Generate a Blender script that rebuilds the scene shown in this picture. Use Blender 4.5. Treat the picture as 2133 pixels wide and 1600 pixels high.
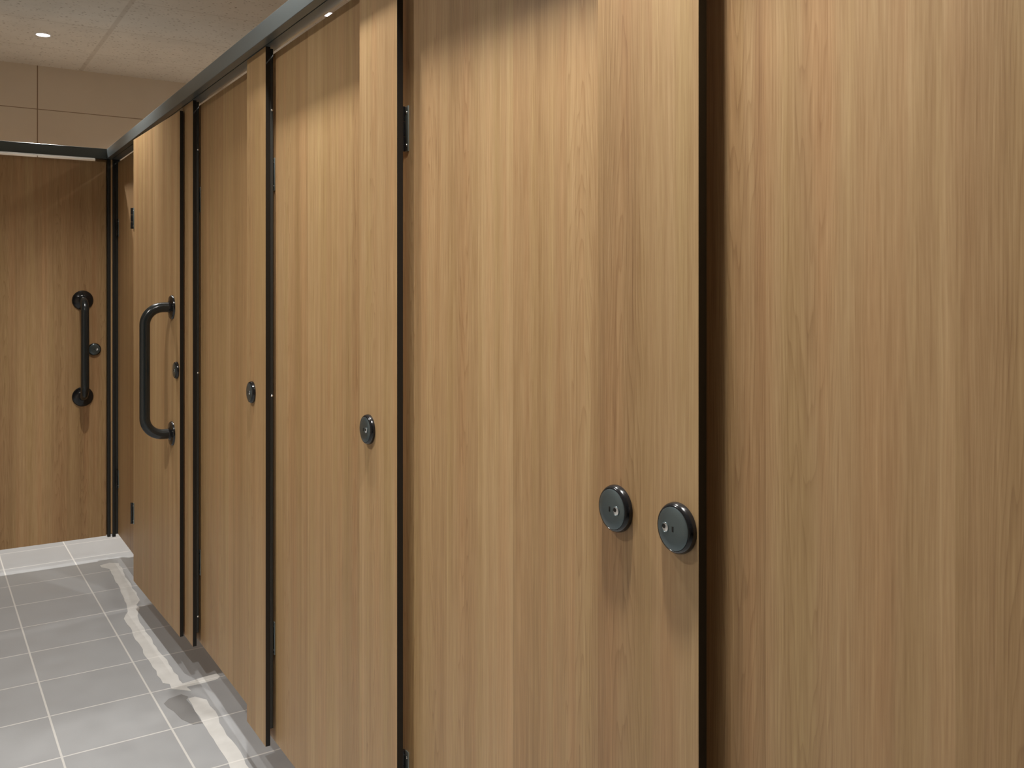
import bpy, bmesh, math, random
from mathutils import Vector, Matrix
random.seed(7)
for o in list(bpy.data.objects): bpy.data.objects.remove(o)
SC = bpy.context.scene
C = SC.collection
R = math.radians
CAM_H = 1.336
HC = 2.696                                   # ceiling height

# ------------------------------------------------------------ camera, world, lights, exposure
cd = bpy.data.cameras.new('camera'); cam = bpy.data.objects.new('camera', cd); C.objects.link(cam)
cam.location = (0, 0, CAM_H); cam.rotation_euler = (R(90), 0, R(-32.63))
cd.sensor_width = 36; cd.lens = 36 * 1880 / 2133; cd.shift_y = -194 / 2133; cd.clip_start = 0.01
SC.camera = cam
vs = SC.view_settings
vs.view_transform = 'Standard'; vs.look = 'None'; vs.gamma = 1; vs.use_curve_mapping = False; vs.exposure = 0.0
W = bpy.data.worlds.new('world'); SC.world = W; W.use_nodes = True
W.node_tree.nodes['Background'].inputs[0].default_value = (0.9, 0.95, 1, 1)
W.node_tree.nodes['Background'].inputs[1].default_value = 0.0
def row_x(y): return 0.597 - 0.0205 * y       # the row of downlights runs a touch off the partition line
CORRIDOR_LIGHTS = [(row_x(y), y) for y in (0.84, 1.90, 3.95, 5.375)]
MID_ROW_LIGHTS = [(-0.45, 2.25)]
CUBICLE_LIGHTS = [(1.635, 4.22), (1.30, 2.80), (1.30, 2.02), (1.30, 1.22), (1.60, 5.5)]
def lamp(x, y, power, half=50, blend=0.85, size=0.035, col=(1.0, 0.965, 0.915)):
    ld = bpy.data.lights.new('downlight_beam', 'SPOT'); lo = bpy.data.objects.new('downlight_beam', ld); C.objects.link(lo)
    lo.location = (x, y, HC - 0.012); ld.energy = power; ld.spot_size = R(2 * half); ld.spot_blend = blend
    ld.shadow_soft_size = size; ld.color = col
    return lo
for i, (x, y) in enumerate(CORRIDOR_LIGHTS): lamp(x, y, (245, 128, 122, 265)[i], (49, 60, 46, 60)[i], 1.0)
for i, (x, y) in enumerate(MID_ROW_LIGHTS): lamp(x, y, 112, 72)
for i, (x, y) in enumerate(CUBICLE_LIGHTS): lamp(x, y, (45, 95, 95, 95, 40)[i], 70)

# ------------------------------------------------------------ helpers
def tag(o, label=None, cat=None, group=None, kind=None):
    if label: o['label'] = label
    if cat: o['category'] = cat
    if group: o['group'] = group
    if kind or label: o['kind'] = kind or 'thing'
    return o
def mesh_obj(name, bm, mats, parent=None, loc=None, rotz=None, smooth=True):
    me = bpy.data.meshes.new(name); bm.normal_update(); bm.to_mesh(me); bm.free()
    for m in (mats if isinstance(mats, (list, tuple)) else [mats]): me.materials.append(m)
    if smooth:
        for p in me.polygons: p.use_smooth = True
        me.set_sharp_from_angle(angle=R(38))
    o = bpy.data.objects.new(name, me); C.objects.link(o)
    if parent: o.parent = parent
    if loc is not None: o.location = loc
    if rotz is not None: o.rotation_euler = (0, 0, rotz)
    return o
def box(bm, x0, x1, y0, y1, z0, z1, bev=0.0, mi=0):
    t = bmesh.new()
    r = bmesh.ops.create_cube(t, size=1.0)
    for v in t.verts:
        v.co = Vector((x0 + (v.co.x + .5) * (x1 - x0), y0 + (v.co.y + .5) * (y1 - y0), z0 + (v.co.z + .5) * (z1 - z0)))
    if bev > 0: bmesh.ops.bevel(t, geom=t.edges[:], offset=bev, segments=2, affect='EDGES', profile=0.5)
    for f in t.faces: f.material_index = mi
    merge(bm, t); return bm
def merge(bm, t):
    me = bpy.data.meshes.new('tmp'); t.to_mesh(me); t.free(); bm.from_mesh(me); bpy.data.meshes.remove(me)
def lathe_y(bm, prof, cx=0, cz=0, seg=40, mi=0, cap=True):
    """profile of (radius, y) pairs turned about an axis along local +y through (cx, cz)"""
    rings = []
    for r, y in prof:
        rings.append([bm.verts.new((cx + r * math.cos(2 * math.pi * k / seg), y, cz + r * math.sin(2 * math.pi * k / seg))) for k in range(seg)])
    for a, b in zip(rings[:-1], rings[1:]):
        for k in range(seg):
            f = bm.faces.new((a[k], b[k], b[(k + 1) % seg], a[(k + 1) % seg])); f.material_index = mi
    if cap:
        f = bm.faces.new(rings[0]); f.material_index = mi
        f = bm.faces.new(rings[-1][::-1]); f.material_index = mi
    bmesh.ops.recalc_face_normals(bm, faces=bm.faces[:])
    return bm
def tube(bm, pts, r, seg=20):
    rings = []
    for i, p in enumerate(pts):
        p = Vector(p); d = (Vector(pts[min(i + 1, len(pts) - 1)]) - Vector(pts[max(i - 1, 0)])).normalized()
        n = Vector((1, 0, 0)); b = d.cross(n).normalized(); n = b.cross(d).normalized()
        rings.append([bm.verts.new(p + r * (math.cos(2 * math.pi * k / seg) * n + math.sin(2 * math.pi * k / seg) * b)) for k in range(seg)])
    for a, b in zip(rings[:-1], rings[1:]):
        for k in range(seg): bm.faces.new((a[k], a[(k + 1) % seg], b[(k + 1) % seg], b[k]))
    bm.faces.new(rings[0][::-1]); bm.faces.new(rings[-1])
    bmesh.ops.recalc_face_normals(bm, faces=bm.faces[:])
def polyslab(bm, pts, z0, z1):
    vb = [bm.verts.new((x, y, z0)) for x, y in pts]; vt = [bm.verts.new((x, y, z1)) for x, y in pts]
    bm.faces.new(vt); bm.faces.new(vb[::-1])
    n = len(pts)
    for k in range(n): bm.faces.new((vb[k], vb[(k + 1) % n], vt[(k + 1) % n], vt[k]))
    bmesh.ops.recalc_face_normals(bm, faces=bm.faces[:])

# ------------------------------------------------------------ materials
class NT:
    def __init__(s, name):
        s.m = bpy.data.materials.new(name); s.m.use_nodes = True; s.t = s.m.node_tree
        s.b = s.t.nodes['Principled BSDF']
    def n(s, typ, **kw):
        nd = s.t.nodes.new(typ)
        for k, v in kw.items(): setattr(nd, k, v)
        return nd
    def set(s, sock, v):
        if hasattr(v, 'is_output') or hasattr(v, 'links'): s.t.links.new(v, sock)
        else: sock.default_value = v
    def math(s, op, a, b=0.0, c=None, clamp=False):
        nd = s.n('ShaderNodeMath', operation=op, use_clamp=clamp)
        s.set(nd.inputs[0], a); s.set(nd.inputs[1], b)
        if c is not None: s.set(nd.inputs[2], c)
        return nd.outputs[0]
    def xyz(s, x, y, z):
        nd = s.n('ShaderNodeCombineXYZ'); s.set(nd.inputs[0], x); s.set(nd.inputs[1], y); s.set(nd.inputs[2], z); return nd.outputs[0]
    def noise(s, vec, scale=1.0, detail=3.0, rough=0.5, dist=0.0):
        nd = s.n('ShaderNodeTexNoise'); s.t.links.new(vec, nd.inputs['Vector'])
        nd.inputs['Scale'].default_value = scale; nd.inputs['Detail'].default_value = detail
        nd.inputs['Roughness'].default_value = rough; nd.inputs['Distortion'].default_value = dist
        return nd.outputs['Fac']
    def white(s, w):
        nd = s.n('ShaderNodeTexWhiteNoise', noise_dimensions='1D'); s.set(nd.inputs['W'], w); return nd.outputs['Value']
    def ramp(s, f, stops):
        nd = s.n('ShaderNodeValToRGB'); s.set(nd.inputs[0], f)
        e = nd.color_ramp.elements
        while len(e) < len(stops): e.new(0.5)
        for el, (p, c) in zip(e, stops): el.position = p; el.color = (*c, 1)
        return nd.outputs[0]
    def mix(s, f, a, b, mode='MIX'):
        nd = s.n('ShaderNodeMix', data_type='RGBA', blend_type=mode)
        s.set(nd.inputs[0], f)
        s.set(nd.inputs[6], (*a, 1) if isinstance(a, tuple) else a); s.set(nd.inputs[7], (*b, 1) if isinstance(b, tuple) else b)
        return nd.outputs[2]
    def maprange(s, v, a, b, c, d, smooth=False):
        nd = s.n('ShaderNodeMapRange', interpolation_type='SMOOTHSTEP' if smooth else 'LINEAR')
        s.set(nd.inputs[0], v)
        for i, k in enumerate((a, b, c, d)): nd.inputs[i + 1].default_value = k
        return nd.outputs[0]
    def bump(s, h, strength, dist=0.001):
        nd = s.n('ShaderNodeBump'); s.set(nd.inputs['Height'], h); nd.inputs['Strength'].default_value = strength
        nd.inputs['Distance'].default_value = dist; s.t.links.new(nd.outputs[0], s.b.inputs['Normal'])
    def out(s, col=None, rough=None, metal=None, spec=None):
        if col is not None: s.set(s.b.inputs['Base Color'], (*col, 1) if isinstance(col, tuple) else col)
        if rough is not None: s.set(s.b.inputs['Roughness'], rough)
        if metal is not None: s.b.inputs['Metallic'].default_value = metal
        if spec is not None: s.b.inputs['Specular IOR Level'].default_value = spec
        return s.m
def simple(name, col, rough=0.5, metal=0.0, spec=0.5): return NT(name).out(col, rough, metal, spec)

def wood_material():
    s = NT('oak_laminate')
    uv = s.n('ShaderNodeUVMap'); uv.uv_map = 'UVMap'
    sp = s.n('ShaderNodeSeparateXYZ'); s.t.links.new(uv.outputs[0], sp.inputs[0])
    u, v = sp.outputs[0], sp.outputs[1]
    PW = 0.11
    pu = s.math('DIVIDE', u, PW); pid = s.math('FLOOR', pu); fr = s.math('SUBTRACT', s.math('FRACT', pu), 0.5)
    r1 = s.white(s.math('ADD', pid, 0.37)); r2 = s.white(s.math('ADD', pid, 91.7)); r3 = s.white(s.math('ADD', pid, 211.3))
    vo = s.math('MULTIPLY_ADD', r1, 37.0, v)
    # slow wander so that the grain is not ruler-straight
    wob = s.noise(s.xyz(s.math('MULTIPLY', u, 7.0), s.math('MULTIPLY', vo, 1.6), 0.0), 1.0, 2.0)
    uw = s.math('MULTIPLY_ADD', s.math('SUBTRACT', wob, 0.5), 0.012, u)
    # streaks of three widths
    broad = s.noise(s.xyz(s.math('MULTIPLY', uw, 28.0), s.math('MULTIPLY', vo, 0.55), 3.0), 1.0, 2.0)
    mid = s.noise(s.xyz(s.math('MULTIPLY', uw, 120.0), s.math('MULTIPLY', vo, 1.3), 7.0), 1.0, 3.0, 0.6)
    fine = s.noise(s.xyz(s.math('MULTIPLY', uw, 380.0), s.math('MULTIPLY', vo, 9.0), 11.0), 1.0, 3.0, 0.6)
    # cathedral figure: nested parabolas inside some planks
    cen = s.math('MULTIPLY_ADD', s.math('SUBTRACT', r2, 0.5), 0.5, fr)
    par = s.math('MULTIPLY', s.math('MULTIPLY', cen, cen), s.math('MULTIPLY_ADD', s.math('SIGN', s.math('SUBTRACT', r3, 0.5)), 7.5, 0.0))
    wob2 = s.noise(s.xyz(s.math('MULTIPLY', u, 16.0), s.math('MULTIPLY', vo, 1.1), 19.0), 1.0, 3.0, 0.55)
    rings = s.math('ADD', s.math('MULTIPLY_ADD', vo, 1.15, par), s.math('MULTIPLY', wob2, 2.1))
    saw = s.math('FRACT', s.math('MULTIPLY', rings, 6.5))
    cath = s.math('POWER', s.math('MULTIPLY', saw, s.maprange(saw, 0.9, 1.0, 1.0, 0.0)), 4.0)
    cmask = s.math('MULTIPLY', s.maprange(r2, 0.2, 0.45, 0.15, 1.0),
                   s.maprange(s.math('ABSOLUTE', cen), 0.30, 0.62, 1.0, 0.15, True))
    val = s.math('MULTIPLY', s.math('SUBTRACT', broad, 0.5), 0.62)
    val = s.math('MULTIPLY_ADD', s.math('SUBTRACT', mid, 0.5), 0.46, val)
    val = s.math('MULTIPLY_ADD', s.math('SUBTRACT', fine, 0.5), 0.72, val)
    val = s.math('MULTIPLY_ADD', s.math('SUBTRACT', r1, 0.5), 0.20, val)
    val = s.math('MULTIPLY_ADD', s.math('MULTIPLY', cath, cmask), -0.30, val)
    val = s.math('ADD', val, 0.53)
    col = s.ramp(val, [(0.12, (0.270, 0.147, 0.058)), (0.42, (0.385, 0.230, 0.100)), (0.60, (0.450, 0.284, 0.131)), (0.9, (0.560, 0.378, 0.190))])
    hue = s.noise(s.xyz(s.math('MULTIPLY', u, 22.0), s.math('MULTIPLY', vo, 0.8), 41.0), 1.0, 2.0)
    col = s.mix(s.maprange(hue, 0.50, 0.70, 0.0, 1.0), col, s.mix(1.0, col, (1.035, 0.97, 0.95), 'MULTIPLY'))
    col = s.mix(s.maprange(hue, 0.30, 0.50, 1.0, 0.0), col, s.mix(1.0, col, (0.985, 1.015, 0.95), 'MULTIPLY'))
    s.bump(s.math('ADD', fine, s.math('MULTIPLY', mid, 0.5)), 0.10, 0.0006)
    s.b.inputs['Coat Weight'].default_value = 0.0
    return s.out(col, s.maprange(fine, 0.3, 0.7, 0.46, 0.54), 0.0, 0.75)
WOOD = wood_material()
CORE = simple('black_laminate_core', (0.010, 0.009, 0.008), 0.35, 0, 0.4)
ALU = NT('slate_anodised_aluminium').out((0.24, 0.285, 0.30), 0.36, 0.75)
SHADEALU = NT('slate_aluminium_shade_tone').out((0.11, 0.13, 0.13), 0.30, 0.75)  # same alloy as the long rail, dim reflection put into a darker colour
DARKALU = simple('dark_aluminium', (0.035, 0.036, 0.033), 0.36, 0.4)
BLACK = simple('gloss_black_nylon', (0.008, 0.008, 0.009), 0.16, 0, 0.6)
HANDLE = simple('dark_graphite_nylon', (0.014, 0.018, 0.019), 0.2, 0, 0.6)
PLATE = simple('satin_slate_plate', (0.13, 0.165, 0.175), 0.28, 0.75)
STEEL = simple('steel', (0.75, 0.74, 0.70), 0.22, 1.0)
WHITE = simple('white_indicator', (0.75, 0.74, 0.72), 0.4)
HINGE = simple('grey_hinge_steel', (0.34, 0.40, 0.39), 0.3, 0.8)
PAINT = simple('matt_pale_paint', (0.62, 0.57, 0.50), 0.7)

FLOOR_ROT = R(0.74)
def tiled(name, kind):
    s = NT(name)
    g = s.n('ShaderNodeNewGeometry'); sp = s.n('ShaderNodeSeparateXYZ'); s.t.links.new(g.outputs['Position'], sp.inputs[0])
    X, Y, Z = sp.outputs
    cr, sr = math.cos(FLOOR_ROT), math.sin(FLOOR_ROT)
    if kind in ('floor', 'floor_damp', 'strip', 'ceiling'):
        a = s.math('ADD', s.math('MULTIPLY', X, cr), s.math('MULTIPLY', Y, sr))
        b = s.math('ADD', s.math('MULTIPLY', X, -sr), s.math('MULTIPLY', Y, cr))
    else: a, b = (X, Z) if kind == 'wall_x' else (Y, Z)
    if kind in ('floor', 'floor_damp', 'strip'): ta, tb, oa, ob, ga, gb = 0.302, 0.2975, 0.309 + 2.8 * sr, 3.166, 0.0030, 0.0030
    elif kind == 'ceiling': ta, tb, oa, ob, ga, gb = 0.645, 0.56, 0.763 + 6.1 * sr, 5.096, 0.012, 0.004
    else: ta, tb, oa, ob, ga, gb = 0.90, 0.45, 0.525, 2.433, 0.003, 0.0022
    if kind == 'ceiling': ob -= 0.763 * sr
    def line(c, t, o, g):
        q = s.math('DIVIDE', s.math('SUBTRACT', c, o), t)
        idx = s.math('FLOOR', q); f = s.math('SUBTRACT', q, idx)
        d = s.math('MULTIPLY', s.math('MINIMUM', f, s.math('SUBTRACT', 1.0, f)), t)
        return idx, s.maprange(d, g * 0.7, g * 1.25, 1.0, 0.0, True)
    ia, la = line(a, ta, oa, ga); ib, lb = line(b, tb, ob, gb)
    gr = s.math('MAXIMUM', la, lb)
    rnd = s.white(s.math('ADD', s.math('MULTIPLY', ia, 13.13), s.math('MULTIPLY', ib, 7.71)))
    vec = g.outputs['Position']
    if kind in ('floor', 'floor_damp'):
        n = s.noise(vec, 9.0, 4.0); n2 = s.noise(vec, 260.0, 2.0)
        f = s.math('ADD', s.math('MULTIPLY', n, 0.55), s.math('ADD', s.math('MULTIPLY', n2, 0.15), s.math('MULTIPLY', rnd, 0.2)))
        col = s.ramp(f, [(0.2, (0.285, 0.296, 0.308)), (0.8, (0.355, 0.368, 0.382))])
        col = s.mix(gr, col, (0.55, 0.55, 0.535))
        if kind == 'floor_damp': col = s.mix(1.0, col, (0.60, 0.585, 0.57), 'MULTIPLY')
        s.bump(s.math('SUBTRACT', s.math('MULTIPLY', n2, 0.1), gr), 0.25, 0.001)
        return s.out(col, s.maprange(n, 0.3, 0.7, 0.34, 0.46), 0, 0.5)
    if kind == 'strip':
        n = s.noise(vec, 16.0, 4.0)
        col = s.ramp(n, [(0.3, (0.52, 0.52, 0.505)), (0.7, (0.60, 0.60, 0.585))])
        col = s.mix(s.math('MULTIPLY', gr, 0.6), col, (0.74, 0.73, 0.70))
        return s.out(col, 0.55)
    if kind == 'ceiling':
        vx = s.xyz(s.math('MULTIPLY', a, 40.0), s.math('MULTIPLY', b, 75.0), 0.0)
        vo = s.n('ShaderNodeTexVoronoi'); s.t.links.new(vx, vo.inputs['Vector']); vo.inputs['Scale'].default_value = 1.0
        pick = s.math('GREATER_THAN', s.noise(vx, 0.9, 1.0), 0.50)
        hole = s.math('MULTIPLY', s.maprange(vo.outputs['Distance'], 0.16, 0.30, 1.0, 0.0), pick)
        n = s.noise(vec, 5.0, 3.0)
        col = s.ramp(n, [(0.3, (0.66, 0.625, 0.56)), (0.7, (0.73, 0.69, 0.62))])
        col = s.mix(s.math('MULTIPLY', hole, 0.85), col, (0.26, 0.20, 0.15))
        col = s.mix(s.math('MULTIPLY', gr, 0.35), col, (0.42, 0.36, 0.29))
        s.bump(s.math('ADD', s.math('MULTIPLY', hole, -1.0), s.noise(vx, 2.0, 2.0)), 0.25, 0.0015)
        return s.out(col, 0.9, 0, 0.2)
    n = s.noise(vec, 3.0, 3.0)
    col = s.ramp(n, [(0.3, (0.66, 0.62, 0.56)), (0.7, (0.71, 0.67, 0.605))])
    col = s.mix(gr, col, (0.26, 0.20, 0.14))
    s.bump(s.math('SUBTRACT', 1.0, gr), 0.3, 0.001)
    return s.out(col, 0.35, 0, 0.4)

# ------------------------------------------------------------ the room shell
XL, XR, YF, YB = -1.45, 2.35, -4.2, 6.13
def slab(name, x0, x1, y0, y1, z0, z1, mat):
    bm = bmesh.new(); box(bm, x0, x1, y0, y1, z0, z1); o = mesh_obj(name, bm, mat, smooth=False)
    tag(o, kind='structure'); return o
floor = slab('floor', XL, XR, YF, YB, -0.05, 0.0, tiled('grey_floor_tile', 'floor'))
slab('ceiling', XL, XR, YF, YB, HC, HC + 0.05, tiled('mineral_fibre_ceiling', 'ceiling'))
WX = tiled('beige_wall_tile_back', 'wall_x'); WY = tiled('beige_wall_tile_side', 'wall_y')
slab('wall_back', XL, XR, YB, YB + 0.08, 0, HC, WX)
slab('wall_front', XL, XR, YF - 0.08, YF, 0, HC, WX)
slab('wall_left', XL - 0.08, XL, YF, YB, 0, HC, WY)
slab('wall_right', XR, XR + 0.08, YF, YB, 0, HC, WY)

# ------------------------------------------------------------ panels of compact laminate
PT = 0.013
seed = [3]
def uv_panel(bm, uoff):
    lay = bm.loops.layers.uv.new('UVMap')
    for f in bm.faces:
        for l in f.loops: l[lay].uv = (l.vert.co.x + l.vert.co.y * 0.3 + uoff, l.vert.co.z)
def panel(name, origin, length, height, rotz, t=PT, phase=0.0, parent=None):
    """local x runs along the panel, local +y is its front, local z is up; the body lies behind y = 0"""
    bm = bmesh.new(); box(bm, 0, length, -t, 0, 0, height, 0.0009)
    for f in bm.faces:
        n = f.normal
    bm.normal_update()
    for f in bm.faces: f.material_index = 0 if abs(f.normal.y) > 0.9 else 1
    seed[0] += 23
    uv_panel(bm, seed[0] * 0.11 + phase)
    return mesh_obj(name, bm, [WOOD, CORE], parent, origin, rotz, smooth=False)
FRONT = R(90)       # panels along the partition line, facing the corridor
BACKW = R(180)      # panels across the end of the corridor, facing the camera
DX = 0.744          # pilaster face
DOORX = 0.772       # door face, set back behind the pilasters
ZB, ZT, ZD = 0.120, 1.988, 1.976

def lock(parent, x, z, side=1):
    """round occupancy lock: black rim, slate cover, white indicator window, coin slot"""
    rim_bm = bmesh.new()
    lathe_y(rim_bm, [(0.0302, 0.0), (0.0306, 0.002), (0.0300, 0.0055), (0.0280, 0.0088), (0.0262, 0.0096), (0.0255, 0.0090)], seg=56)
    rim = mesh_obj('lock', rim_bm, BLACK, parent, (x, 0, z))
    cb = bmesh.new(); lathe_y(cb, [(0.0256, 0.0085), (0.0256, 0.0097), (0.0245, 0.0104), (0.016, 0.0113), (0.006, 0.0117), (0.0006, 0.0118)], seg=56)
    mesh_obj('cover_plate', cb, PLATE, rim).location = (0, 0, 0)
    ix = -0.011 * side
    rb = bmesh.new()
    prof = [(0.0050, 0.0105), (0.0050, 0.0119), (0.0056, 0.0124), (0.0062, 0.0119), (0.0062, 0.0105)]
    lathe_y(rb, prof, ix, 0, 28, cap=False); mesh_obj('indicator_ring', rb, PLATE, rim)
    ib = bmesh.new(); lathe_y(ib, [(0.0049, 0.0106), (0.0049, 0.0118), (0.0004, 0.0118)], ix, 0, 24)
    mesh_obj('indicator_window', ib, [WHITE], rim)
    hb = bmesh.new(); lathe_y(hb, [(0.0027, 0.0110), (0.0027, 0.0121), (0.0003, 0.0121)], ix + 0.0020, 0.0010, 20)
    mesh_obj('indicator_shutter', hb, CORE, rim)
    sb = bmesh.new(); box(sb, 0.0020 * side - 0.0011, 0.0020 * side + 0.0011, 0.0110, 0.0124, -0.0032, 0.0036, 0.0004)
    mesh_obj('coin_slot', sb, CORE, rim)
    return rim
def screw(parent, x, y, z, r=0.003, h=0.0015, mat=None):
    b = bmesh.new(); lathe_y(b, [(r, 0), (r * 0.85, h * 0.7), (r * 0.3, h)], 0, 0, 14)
    return mesh_obj('screw', b, mat or STEEL, parent, (x, y, z))
def hinge(parent, x, z, y=0.0, h=0.088, w=0.016):
    """leaf plate plus knuckle barrel against the panel edge"""
    b = bmesh.new(); box(b, -w, 0.0, 0, 0.0022, -h / 2, h / 2, 0.0006); o = mesh_obj('hinge', b, HINGE, parent, (x, y, z))
    k = bmesh.new()
    for q in (-1, 0, 1):
        t = bmesh.new(); bmesh.ops.create_cone(t, cap_ends=True, segments=18, radius1=0.0048, radius2=0.0048, depth=h / 3 - 0.001,
                                                matrix=Matrix.Translation((0.003, 0.006, q * h / 3))); merge(k, t)
    mesh_obj('knuckle', k, BLACK, o)
    for sz in (-1, 1): screw(o, -w * 0.45, 0.002, sz * h * 0.36, 0.0028)
    return o
def grab_handle(parent, x, z0, z1, proj=0.083, r=0.0165, fr=0.044, shift=0.0):
    c = (z0 + z1) / 2; hh = (z1 - z0) / 2; cr = 0.062
    pts = [(0, 0.006, hh)]
    for k in range(0, 13):
        a = math.pi / 2 * k / 12
        pts.append((shift * 0, proj - cr + cr * math.sin(a), hh - cr + cr * math.cos(a)))
    pts = [pts[0], (0, 0.012, hh)] + pts[1:]
    low = [(px, py, -pz) for px, py, pz in pts[::-1]]
    b = bmesh.new(); tube(b, pts + low, r, 24)
    h = mesh_obj('grab_handle', b, HANDLE, parent, (x, 0, c))
    for sz in (1, -1):
        f = bmesh.new(); lathe_y(f, [(fr, 0.0), (fr, 0.003), (fr * 0.93, 0.007), (fr * 0.55, 0.010), (fr * 0.42, 0.014), (fr * 0.38, 0.016)], seg=44)
        fo = mesh_obj('flange', f, BLACK, h, (0, 0, sz * hh))
        for k in range(3):
            a = math.pi / 2 * sz * 1.0 + math.pi + 2 * math.pi / 3 * k + (math.pi if sz > 0 else 0) * 0
            a = (-math.pi / 2 if sz < 0 else math.pi / 2) + 2 * math.pi / 3 * k
            sx = screw(h, fr * 0.72 * math.cos(a), 0.0068, sz * hh + fr * 0.72 * math.sin(a), 0.0035)
    return h
def jamb(parent, x0, z0, z1, zscrews):
    b = bmesh.new(); box(b, x0, x0 + 0.010, -PT - 0.008, -PT, z0, z1, 0.0008)
    o = mesh_obj('jamb_channel', b, DARKALU, parent)
    for z in zscrews:
        s_ = bmesh.new(); t = bmesh.new()
        bmesh.ops.create_cone(t, cap_ends=True, segments=14, radius1=0.0032, radius2=0.0014, depth=0.0018,
                              matrix=Matrix.Translation((-0.0008, 0, 0)) @ Matrix.Rotation(R(-90), 4, 'Y')); merge(s_, t)
        mesh_obj('screw', s_, STEEL, o, (x0, -PT - 0.0045, z))
    return o

PIL = 'narrow fixed panels between the cubicle doors'
DOR = 'recessed cubicle doors along the partition'
pils = [  # y0, y1, locks [(y, side)], label
    (-0.05, 0.150, [], 'narrow oak laminate fixed panel just beyond the right edge of the row'),
    (0.762, 0.951, [(0.909, 1), (0.795, -1)], 'narrow oak laminate fixed panel carrying two round locks side by side'),
    (1.569, 1.750, [(1.700, 1)], 'narrow oak laminate fixed panel with one round lock, left of the pair of locks'),
    (2.380, 2.551, [(2.497, 1)], 'narrow oak laminate fixed panel with the smaller, farther single round lock'),
    (3.184, 3.335, [], 'plain fixed panel sliver behind the near edge of the door with the big handle'),
]
LOCKZ = 1.055
for i, (y0, y1, locks, lab) in enumerate(pils):
    p = panel('partition_panel', (DX, y0, ZB), y1 - y0, ZT - ZB, FRONT, phase=(0, 0.03, 0.05, 0.02, 0.07)[i])
    tag(p, lab, 'partition panel', PIL)
    for ly, sd in locks: lock(p, ly - y0, LOCKZ - ZB, sd)
    if i in (3, 4): jamb(p, 0.0, 0.045, ZT - ZB - 0.004, (0.10, 0.935, 1.70) if i == 4 else (0.935, 1.70))
doors = [
    (0.160, 0.790, 0.0037, 0.02, 'large oak door at the right end, right of the two locks'),
    (0.925, 1.620, 0.0, 0.0526 - 0.0, 'wide oak door left of the pair of locks'),
    (1.725, 2.440, 0.0, 0.03, 'oak door between the two single round locks'),
    (2.525, 3.250, 0.0, 0.06, 'narrow-looking oak door left of the farthest single lock, right of the handled door'),
    (4.100, 4.846, 0.0, 0.01, 'shaded oak door in the far corner, half hidden behind the handled door'),
]
for i, (y0, y1, dx, ph, lab) in enumerate(doors):
    d = panel('cubicle_door', (DOORX + dx, y0, ZB + 0.004), y1 - y0, ZD - ZB - 0.004, FRONT, t=0.015, phase=ph)
    tag(d, lab, 'door', DOR)
    hx = {1: 1.587, 2: 2.399, 3: 3.204, 4: 4.834}.get(i)
    if hx:
        for z in (1.646, 0.397): hinge(d, hx - y0, z - ZB, 0.0, w=0.013)
# the handled door, lying over the opening
nx, ny, fx, fy = 0.7265, 3.298, 0.704, 4.043
L = math.hypot(fx - nx, fy - ny); ang = math.atan2(fy - ny, fx - nx)
hd = panel('accessible_door', (nx, ny, ZB), L, 1.969 - ZB, ang, t=PT, phase=0.04)
tag(hd, 'oak door standing slightly proud of the row, with a curved dark grab handle seen side-on', 'door')
grab_handle(hd, 0.105, 0.822 - ZB, 1.277 - ZB, proj=0.094, r=0.018)
lock(hd, 0.037, 1.055 - ZB, 1)
for z in (1.640, 0.404): hinge(hd, L + 0.002, z - ZB, 0.0, w=0.018)

# ------------------------------------------------------------ end panel across the corridor
YE = 4.860
door_r = 0.7190
ed = panel('washroom_door', (door_r, YE, ZB), door_r - XL - 0.25, ZD - ZB, BACKW, t=0.015, phase=0.045)
tag(ed, 'wide shaded oak door across the end of the corridor with a vertical black grab handle', 'door')
grab_handle(ed, door_r - 0.613, 0.818 - ZB, 1.290 - ZB, fr=0.048, r=0.0185)
lock(ed, door_r - 0.665, 1.048 - ZB, 1)
ep = panel('partition_panel', (0.789, YE + 0.0165, ZB), 0.116, ZT - ZB, BACKW, t=0.013)
tag(ep, 'slim upright panel behind the right edge of the end door, at the corner post', 'partition panel')
ew = panel('partition_panel', (XL + 0.248, YE + 0.002, ZB), 0.246, ZT - ZB, BACKW, t=0.015)
tag(ew, 'oak strip at the left side of the end door, beside the left wall', 'partition panel')
cp = bmesh.new(); box(cp, 0.7235, 0.7385, YE - 0.0125, YE + 0.014, ZB - 0.005, ZT, 0.0012)
cpo = mesh_obj('corner_post', cp, DARKALU); tag(cpo, 'dark metal corner post where the door row meets the end door', 'post')
c2 = bmesh.new(); box(c2, 0.7385, 0.7465, YE - 0.012, YE + 0.014, ZB + 0.01, ZT, 0.0008); mesh_obj('inner_channel', c2, WOOD, cpo)
c4 = bmesh.new(); box(c4, 0.7620, 0.7905, YE - 0.0125, YE + 0.003, ZB + 0.005, ZT, 0.0008); mesh_obj('door_stop', c4, DARKALU, cpo)
c3 = bmesh.new(); box(c3, 0.7465, 0.7620, YE - 0.0125, YE + 0.014, ZB - 0.008, ZT, 0.0012); mesh_obj('outer_channel', c3, DARKALU, cpo)

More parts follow.
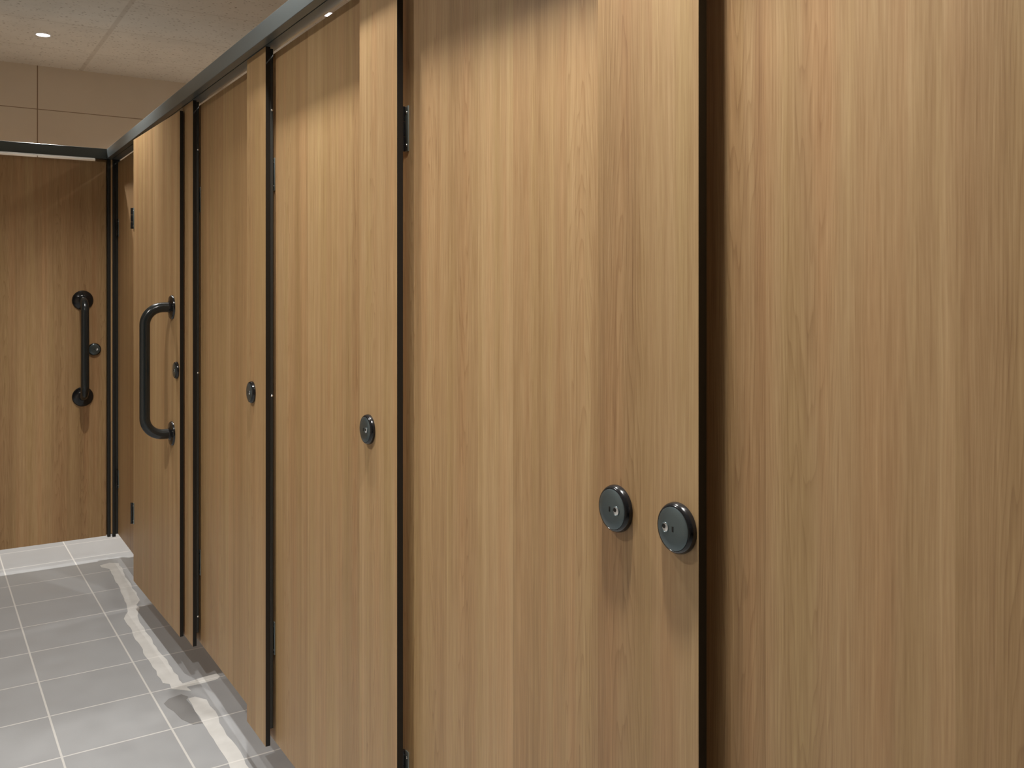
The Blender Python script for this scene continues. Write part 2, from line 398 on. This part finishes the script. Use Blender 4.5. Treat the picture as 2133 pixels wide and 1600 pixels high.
# ------------------------------------------------------------ head rails
def rail(name, prof, y0, y1):
    bm = bmesh.new()
    a = [bm.verts.new((x, y0, z)) for x, z in prof]; b = [bm.verts.new((x, y1, z)) for x, z in prof]
    n = len(prof)
    for k in range(n): bm.faces.new((a[k], a[(k + 1) % n], b[(k + 1) % n], b[k]))
    bm.faces.new(a[::-1]); bm.faces.new(b); bmesh.ops.recalc_face_normals(bm, faces=bm.faces[:])
    return bm
RH = 0.050
def prof(x0, x1, r=0.0035):
    p = [(x0, ZT + 0.0012), (x0 + 0.0012, ZT), (x0 + 0.0225, ZT), (x0 + 0.0225, ZT + 0.010), (x0 + 0.0255, ZT + 0.010), (x0 + 0.0255, ZT), (x1 - 0.001, ZT), (x1, ZT + 0.001)]
    for k in range(5):
        a = math.pi / 2 * k / 4; p.append((x1 - r + r * math.cos(a), ZT + RH - r + r * math.sin(a)))
    for k in range(5):
        a = math.pi / 2 + math.pi / 2 * k / 4; p.append((x0 + r + r * math.cos(a), ZT + RH - r + r * math.sin(a)))
    return p
fr_ = mesh_obj('head_rail', rail('r', prof(0.718, 0.780), -0.10, YE - 0.027), ALU)
tag(fr_, 'long slate metal head rail running above the row of doors', 'rail')
br = mesh_obj('head_rail', rail('r', [(x, z) for x, z in prof(0, 0.062)], 0, 0.780 - XL - 0.001), SHADEALU, None, (0.780, YE - 0.026, 0))
# turn the second rail across the corridor
br.rotation_euler = (0, 0, R(90)); 
for v in br.data.vertices: v.co = Vector((v.co.x, v.co.y, v.co.z))
tag(br, 'short slate metal head rail above the end door, toned dark for its dim reflection', 'rail')

# ------------------------------------------------------------ dividers between the cubicles, seen only through the gaps
dv = [(0.050, 'nearest divider, behind the right end of the row'), (0.860, 'divider behind the panel with two locks'), (1.648, 'divider behind the middle single lock'),
      (2.448, 'divider behind the farthest single lock'), (3.200, 'divider behind the handled door'), (4.868, 'divider in the far corner, in line with the end door')]
for y, lab in dv:
    p = panel('divider_panel', (0.791, y, ZB), XR - 0.792, ZT - ZB, R(0), phase=0.02)
    tag(p, 'oak laminate cubicle ' + lab, 'partition panel', 'dividers inside the cubicles')

# ------------------------------------------------------------ ceiling downlights
EM = NT('lamp_glow'); EM.b.inputs['Emission Color'].default_value = (0.93, 0.92, 1.0, 1); EM.b.inputs['Emission Strength'].default_value = 6.0; EM.out((0.8, 0.8, 0.8))
TRIM = simple('white_lamp_trim', (0.7, 0.68, 0.66), 0.4)
def downlight(x, y, lab, grp):
    r = bpy.data.objects.new('downlight', None); C.objects.link(r); r.location = (x, y, HC)
    tag(r, lab, 'ceiling light', grp)
    b = bmesh.new()
    seg = 36
    for (r0, z0, r1, z1) in ((0.032, 0.0, 0.0335, -0.003), (0.0335, -0.003, 0.040, -0.002), (0.040, -0.002, 0.042, 0.0)):
        A = [b.verts.new((r0 * math.cos(2 * math.pi * k / seg), r0 * math.sin(2 * math.pi * k / seg), z0)) for k in range(seg)]
        B = [b.verts.new((r1 * math.cos(2 * math.pi * k / seg), r1 * math.sin(2 * math.pi * k / seg), z1)) for k in range(seg)]
        for k in range(seg): b.faces.new((A[k], A[(k + 1) % seg], B[(k + 1) % seg], B[k]))
    bmesh.ops.remove_doubles(b, verts=b.verts[:], dist=1e-5); bmesh.ops.recalc_face_normals(b, faces=b.faces[:])
    mesh_obj('trim_ring', b, TRIM, r)
    b = bmesh.new(); bmesh.ops.create_cone(b, cap_ends=True, segments=36, radius1=0.032, radius2=0.032, depth=0.003, matrix=Matrix.Translation((0, 0, -0.0016)))
    mesh_obj('lens', b, EM.m, r)
for i, (x, y) in enumerate(CORRIDOR_LIGHTS):
    downlight(x, y, ('small round downlight in the ceiling above the pair of locks', 'small round downlight in the ceiling above the middle single lock', 'small round downlight in the ceiling above the handled door', 'small round lit downlight in the ceiling beyond the end door')[i], 'corridor downlights')
for i, (x, y) in enumerate(CUBICLE_LIGHTS):
    downlight(x, y, 'small round downlight glinting through the slit above the door left of the middle single lock' if i == 0 else ('', 'small round downlight over the cubicle behind the farther single lock', 'small round downlight over the cubicle between the two single locks', 'small round downlight over the cubicle left of the pair of locks', 'small round downlight behind the end wall of oak panels, right side')[i], 'cubicle downlights')
for x, y in MID_ROW_LIGHTS: downlight(x, y, 'small round downlight in the ceiling over the middle of the corridor', 'mid corridor downlights')

# ------------------------------------------------------------ marks on the floor
STRIP_M = tiled('pale_filler', 'strip')
STAIN_M = tiled('damp_tile', 'floor_damp')
FILLER = [(0.6786, 4.7768), (0.7242, 4.7999), (0.7634, 4.7672), (0.7525, 4.4895), (0.7524, 4.2955), (0.7479, 4.1479), (0.7244, 4.0911), (0.7281, 4.0468), (0.7039, 3.954), (0.6974, 3.7564), (0.706, 3.4597), (0.7128, 3.1839), (0.7226, 3.1155), (0.671, 3.166), (0.6738, 3.2089), (0.6559, 3.2294), (0.6529, 3.4628), (0.6518, 3.7617), (0.6508, 3.9487), (0.6783, 4.0239), (0.6874, 4.1008), (0.703, 4.3901), (0.7079, 4.6923), (0.6802, 4.739)]
FILLER_NEAR = [(0.7007, 3.0611), (0.723, 3.0637), (0.75, 3.0212), (0.7526, 2.9221), (0.7424, 2.8365), (0.7451, 2.7055), (0.7453, 2.5859), (0.741, 2.3), (0.746, 2.0), (0.738, 1.4), (0.744, 0.6), (0.74, -0.9), (0.7, -0.9), (0.703, 0.6), (0.697, 1.4), (0.701, 2.0), (0.696, 2.3), (0.6979, 2.5537), (0.7001, 2.707), (0.6999, 2.8195), (0.6993, 2.8641), (0.6979, 2.9572)]
SMEAR = [(0.7107, 3.1888), (0.7545, 3.1973), (0.8303, 3.2107), (0.8351, 3.183), (0.8206, 3.1605), (0.7444, 3.1546), (0.7131, 3.1568)]
STAIN = [(0.626, 3.0675), (0.6469, 3.0955), (0.6895, 3.1073), (0.7041, 3.0758), (0.6937, 3.0572), (0.6979, 2.9572), (0.6983, 2.8722), (0.7101, 2.8602), (0.6715, 2.87), (0.6493, 2.9263), (0.6405, 2.9939)]
def ragged(pts, amp=0.004, step=0.035):
    rnd = random.Random(5); out = []
    for i, p in enumerate(pts):
        q = pts[(i + 1) % len(pts)]; d = math.dist(p, q); n = max(1, int(d / step))
        for k in range(n):
            t = k / n; j = 0 if k == 0 else amp
            out.append((p[0] + (q[0] - p[0]) * t + rnd.uniform(-j, j), p[1] + (q[1] - p[1]) * t + rnd.uniform(-j, j) * 0.5))
    return out
def floor_mark(name, pts, mat, top, parent=None, amp=0.004):
    bm = bmesh.new(); polyslab(bm, ragged(pts, amp), 0.0, top); return mesh_obj(name, bm, mat, parent, smooth=False)
fs = floor_mark('filler_strip', FILLER, STRIP_M, 0.0006)
tag(fs, 'ragged pale filler strip on the floor tiles, far stretch under the handled door', 'floor strip', 'pale filler strips')
fn = floor_mark('filler_strip', FILLER_NEAR, STRIP_M, 0.0006)
tag(fn, 'ragged pale filler strip on the floor tiles, near stretch beside the dark stain', 'floor strip', 'pale filler strips')
floor_mark('smear', SMEAR, STRIP_M, 0.0005, fs, 0.005)
floor_mark('damp_stain', STAIN, STAIN_M, 0.0004, floor, 0.003)
